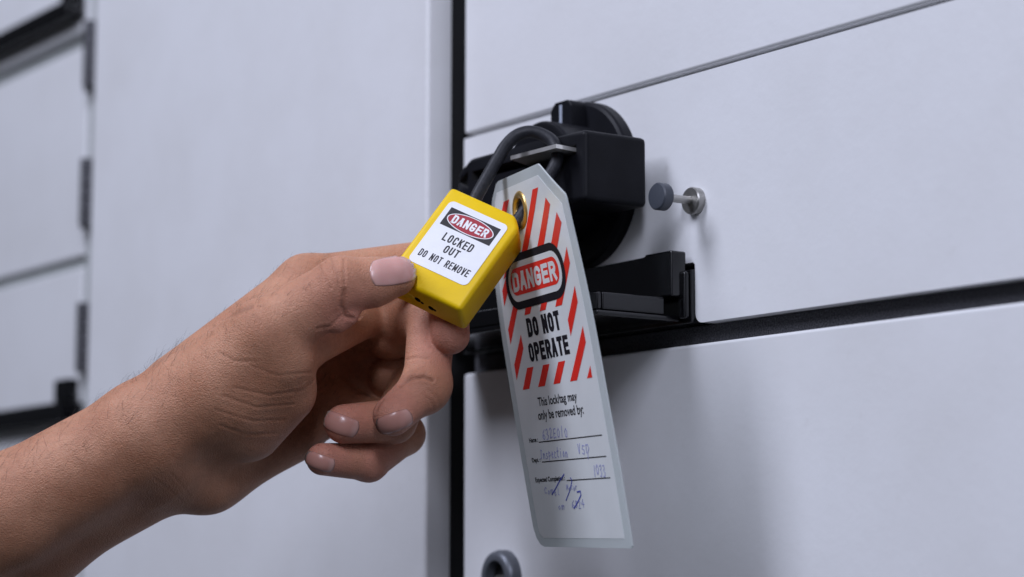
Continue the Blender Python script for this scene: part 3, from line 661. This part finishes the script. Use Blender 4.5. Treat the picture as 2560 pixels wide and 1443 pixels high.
def field_at(p):
    g = (p-lo)/VOX; i = np.clip(np.floor(g).astype(int), 0, dims-2); f = g-i; r = 0
    for dx in (0, 1):
        for dy in (0, 1):
            for dz in (0, 1):
                wt = (f[..., 0] if dx else 1-f[..., 0])*(f[..., 1] if dy else 1-f[..., 1])*(f[..., 2] if dz else 1-f[..., 2])
                r = r+wt*FIELD[i[..., 0]+dx, i[..., 1]+dy, i[..., 2]+dz]
    return r
def cast(org, direc):
    p = org.copy()
    for _ in range(80):
        d = field_at(p); p = p+direc*np.clip(d, -.5, 3)[..., None]*.8
    return p
def skin_mat():
    m = bpy.data.materials.new('brown_skin'); m.use_nodes = True; nt = m.node_tree; b = nt.nodes['Principled BSDF']; L = nt.links.new
    N = lambda t: nt.nodes.new('ShaderNode'+t)
    tc = N('TexCoord'); at = N('Attribute'); at.attribute_name = 'tone'
    sep = N('SeparateColor'); L(at.outputs['Color'], sep.inputs[0])
    n1 = N('TexNoise'); n1.inputs['Scale'].default_value = .05*1; n1.inputs['Detail'].default_value = 5; L(tc.outputs['Object'], n1.inputs['Vector'])
    n2 = N('TexNoise'); n2.inputs['Scale'].default_value = .45; n2.inputs['Detail'].default_value = 6; L(tc.outputs['Object'], n2.inputs['Vector'])
    mx1 = N('Mix'); mx1.data_type = 'RGBA'; mx1.inputs['A'].default_value = (.53, .262, .158, 1); mx1.inputs['B'].default_value = (.435, .197, .112, 1)
    r1 = N('MapRange'); r1.inputs['From Min'].default_value = .35; r1.inputs['From Max'].default_value = .65; L(n1.outputs['Fac'], r1.inputs['Value']); L(r1.outputs[0], mx1.inputs['Factor'])
    mx2 = N('Mix'); mx2.data_type = 'RGBA'; mx2.inputs['B'].default_value = (.52, .215, .155, 1); L(mx1.outputs['Result'], mx2.inputs['A']); L(sep.outputs['Red'], mx2.inputs['Factor'])
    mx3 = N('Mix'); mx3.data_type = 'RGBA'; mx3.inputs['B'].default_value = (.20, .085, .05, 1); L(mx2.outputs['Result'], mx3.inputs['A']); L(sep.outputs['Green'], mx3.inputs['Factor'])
    mx4 = N('Mix'); mx4.data_type = 'RGBA'; mx4.blend_type = 'MULTIPLY'; mx4.inputs['Factor'].default_value = .35
    r2 = N('MapRange'); r2.inputs['From Min'].default_value = .3; r2.inputs['From Max'].default_value = .7; r2.inputs['To Min'].default_value = .7; r2.inputs['To Max'].default_value = 1.1
    L(n2.outputs['Fac'], r2.inputs['Value']); L(mx3.outputs['Result'], mx4.inputs['A']); L(r2.outputs[0], mx4.inputs['B']); L(mx4.outputs['Result'], b.inputs['Base Color'])
    b.inputs['Roughness'].default_value = .52; b.inputs['Specular IOR Level'].default_value = .35
    b.inputs['Subsurface Weight'].default_value = .18; b.inputs['Subsurface Radius'].default_value = (1, .35, .2); b.inputs['Subsurface Scale'].default_value = .002
    vo = N('TexVoronoi'); vo.inputs['Scale'].default_value = 1.25; vo.feature = 'DISTANCE_TO_EDGE'
    vm = N('Mapping'); vm.inputs['Rotation'].default_value = (0, 0, .5); vm.inputs['Scale'].default_value = (.75, 1.25, 1); L(tc.outputs['Object'], vm.inputs['Vector']); L(vm.outputs[0], vo.inputs['Vector'])
    n3 = N('TexNoise'); n3.inputs['Scale'].default_value = 1.6; n3.inputs['Detail'].default_value = 4; L(tc.outputs['Object'], n3.inputs['Vector'])
    mul = N('Math'); mul.operation = 'MULTIPLY'; mul.inputs[1].default_value = .5; L(vo.outputs['Distance'], mul.inputs[0])
    ad = N('Math'); ad.operation = 'ADD'; L(mul.outputs[0], ad.inputs[0]); L(n3.outputs['Fac'], ad.inputs[1])
    bp = N('Bump'); bp.inputs['Strength'].default_value = 1; bp.inputs['Distance'].default_value = .00042; L(ad.outputs[0], bp.inputs['Height']); L(bp.outputs['Normal'], b.inputs['Normal'])
    return m
SKIN = skin_mat()
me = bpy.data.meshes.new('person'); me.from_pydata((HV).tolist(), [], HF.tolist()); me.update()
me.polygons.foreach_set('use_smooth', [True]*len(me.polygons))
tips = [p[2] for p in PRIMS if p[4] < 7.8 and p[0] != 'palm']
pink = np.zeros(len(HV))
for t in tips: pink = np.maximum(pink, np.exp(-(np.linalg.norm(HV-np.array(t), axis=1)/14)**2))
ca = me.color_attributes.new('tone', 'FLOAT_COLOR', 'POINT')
buf = np.zeros((len(HV), 4), np.float32); buf[:, 0] = pink*.95; buf[:, 1] = crm*.5; buf[:, 3] = 1  # red: pink fingertips; green: crease shade put into the skin colour
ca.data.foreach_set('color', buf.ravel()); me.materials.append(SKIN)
hand = bpy.data.objects.new('person', me); col.objects.link(hand)
hand.matrix_world = HANDM @ Matrix.Scale(MM, 4)
tag(hand, 'bare brown forearm and left hand reaching in from the left, pinching the yellow padlock', 'person')

def arm_hair():
    cand = np.where((HN[:, 1] > .15) & (HN[:, 2] > -.75) & (HV[:, 0] < (820-1280)/5450*830) & (HV[:, 0] > -215))[0]
    pick = rng.choice(cand, 900, replace=False); vs = []; fs = []
    for i in pick:
        p, n = HV[i], HN[i]
        t = np.array([.55, .45, 0])+rng.normal(0, .35, 3); t -= n*(t@n); t /= np.linalg.norm(t)
        ln = rng.uniform(3.5, 8) if p[0] < -125 else rng.uniform(1.5, 4); w0 = rng.uniform(.03, .05); sd = np.cross(t, n); k = len(vs)
        for a, ww in ((-.03, 1), (.35, .9), (.7, .6)):
            c = p+t*ln*a+n*(ln*.42*math.sin(max(a, 0)*1.7)-.05); vs += [c+sd*w0*ww, c+n*w0*ww, c-sd*w0*ww]
        vs.append(p+t*ln+n*ln*.33)
        for q0 in (0, 3):
            for e in range(3): fs.append((k+q0+e, k+q0+(e+1) % 3, k+q0+3+(e+1) % 3, k+q0+3+e))
        for e in range(3): fs.append((k+6+e, k+6+(e+1) % 3, k+9))
    o = put('arm_hair', mesh_of('arm_hair', vs, fs, True), mat('dark_hair', (.02, .014, .012), .5, vary=.2), None); o.parent = hand
arm_hair()

def nail_mat():
    m = bpy.data.materials.new('fingernail'); m.use_nodes = True; nt = m.node_tree; b = nt.nodes['Principled BSDF']; L = nt.links.new
    at = nt.nodes.new('ShaderNodeAttribute'); at.attribute_name = 'tone'; L(at.outputs['Color'], b.inputs['Base Color'])
    b.inputs['Roughness'].default_value = .27; b.inputs['Subsurface Weight'].default_value = .1; b.inputs['Subsurface Scale'].default_value = .001
    return m
NAILM = nail_mat()
for name, c, t, hl, hw, dirt in NAILS:
    nu, nv = 22, 18; c = np.array(c); t = np.array(t); s = np.array([-t[1], t[0]])
    grid = np.zeros((nu+1, nv+1, 3)); tone = []
    for i in range(nu+1):
        a = -1+2*i/nu                         # -1 at the cuticle, +1 at the free edge
        for j in range(nv+1):
            bb = -1+2*j/nv; aa = a*math.sqrt(1-.30*bb*bb); wdt = math.sqrt(1-.27*a*a)
            xy = c+t*hl*aa+s*hw*wdt*bb; grid[i, j] = (xy[0], xy[1], 80)
            fe = np.clip((a-.84)/.08, 0, 1); lu = np.clip((-.55-a)/.3, 0, 1)*.4
            base = np.array([.60, .33, .29]) if name == 'thumb' else np.array([.47, .235, .19]); base = base*(1-lu)+np.array([.70, .45, .40])*lu
            edge = np.array([.68, .56, .46])*(1-dirt)+np.array([.10, .07, .06])*dirt
            side = np.clip((abs(bb)-.86)/.14, 0, 1)*.35*(.4+dirt)  # shading painted along both nail sides, stronger on dirtier nails
            cc = base*(1-fe)+edge*fe; side = max(side, np.clip((-.90-a)/.1, 0, 1)*.6); cc = cc*(1-side)+np.array([.16, .08, .06])*side; tone.append((*cc, 1))
    g = cast(grid, np.array([0, 0, -1.0]))
    e = .3; nrm = np.stack([field_at(g+np.eye(3)[k]*e)-field_at(g-np.eye(3)[k]*e) for k in range(3)], -1); nrm /= np.linalg.norm(nrm, axis=-1, keepdims=True)
    bbs = np.linspace(-1, 1, nv+1)[None, :]; aas = np.linspace(-1, 1, nu+1)[:, None]
    lift = .42*(1-.75*np.abs(bbs)**4)*(1-.9*np.clip(-aas, 0, 1)**6)+.12*np.clip(aas, 0, 1)
    top = g+nrm*lift[..., None]; bot = g-nrm*.25
    vs = np.concatenate([top.reshape(-1, 3), bot.reshape(-1, 3)]); K = (nu+1)*(nv+1); id_ = lambda i, j: i*(nv+1)+j; fs = []
    for i in range(nu):
        for j in range(nv):
            fs.append((id_(i, j), id_(i+1, j), id_(i+1, j+1), id_(i, j+1)))
    rim = [id_(0, j) for j in range(nv)]+[id_(i, nv) for i in range(nu)]+[id_(nu, j) for j in range(nv, 0, -1)]+[id_(i, 0) for i in range(nu, 0, -1)]
    for p, q2 in zip(rim, rim[1:]+rim[:1]): fs.append((p, q2, q2+K, p+K))
    m2 = mesh_of('fingernail', vs, fs, True)
    bm = bmesh.new(); bm.from_mesh(m2); bmesh.ops.recalc_face_normals(bm, faces=bm.faces[:]); bm.to_mesh(m2); bm.free()
    ca = m2.color_attributes.new('tone', 'FLOAT_COLOR', 'POINT'); ca.data.foreach_set('color', np.array(tone+tone, np.float32).ravel())
    put('fingernail', m2, NAILM, None).parent = hand
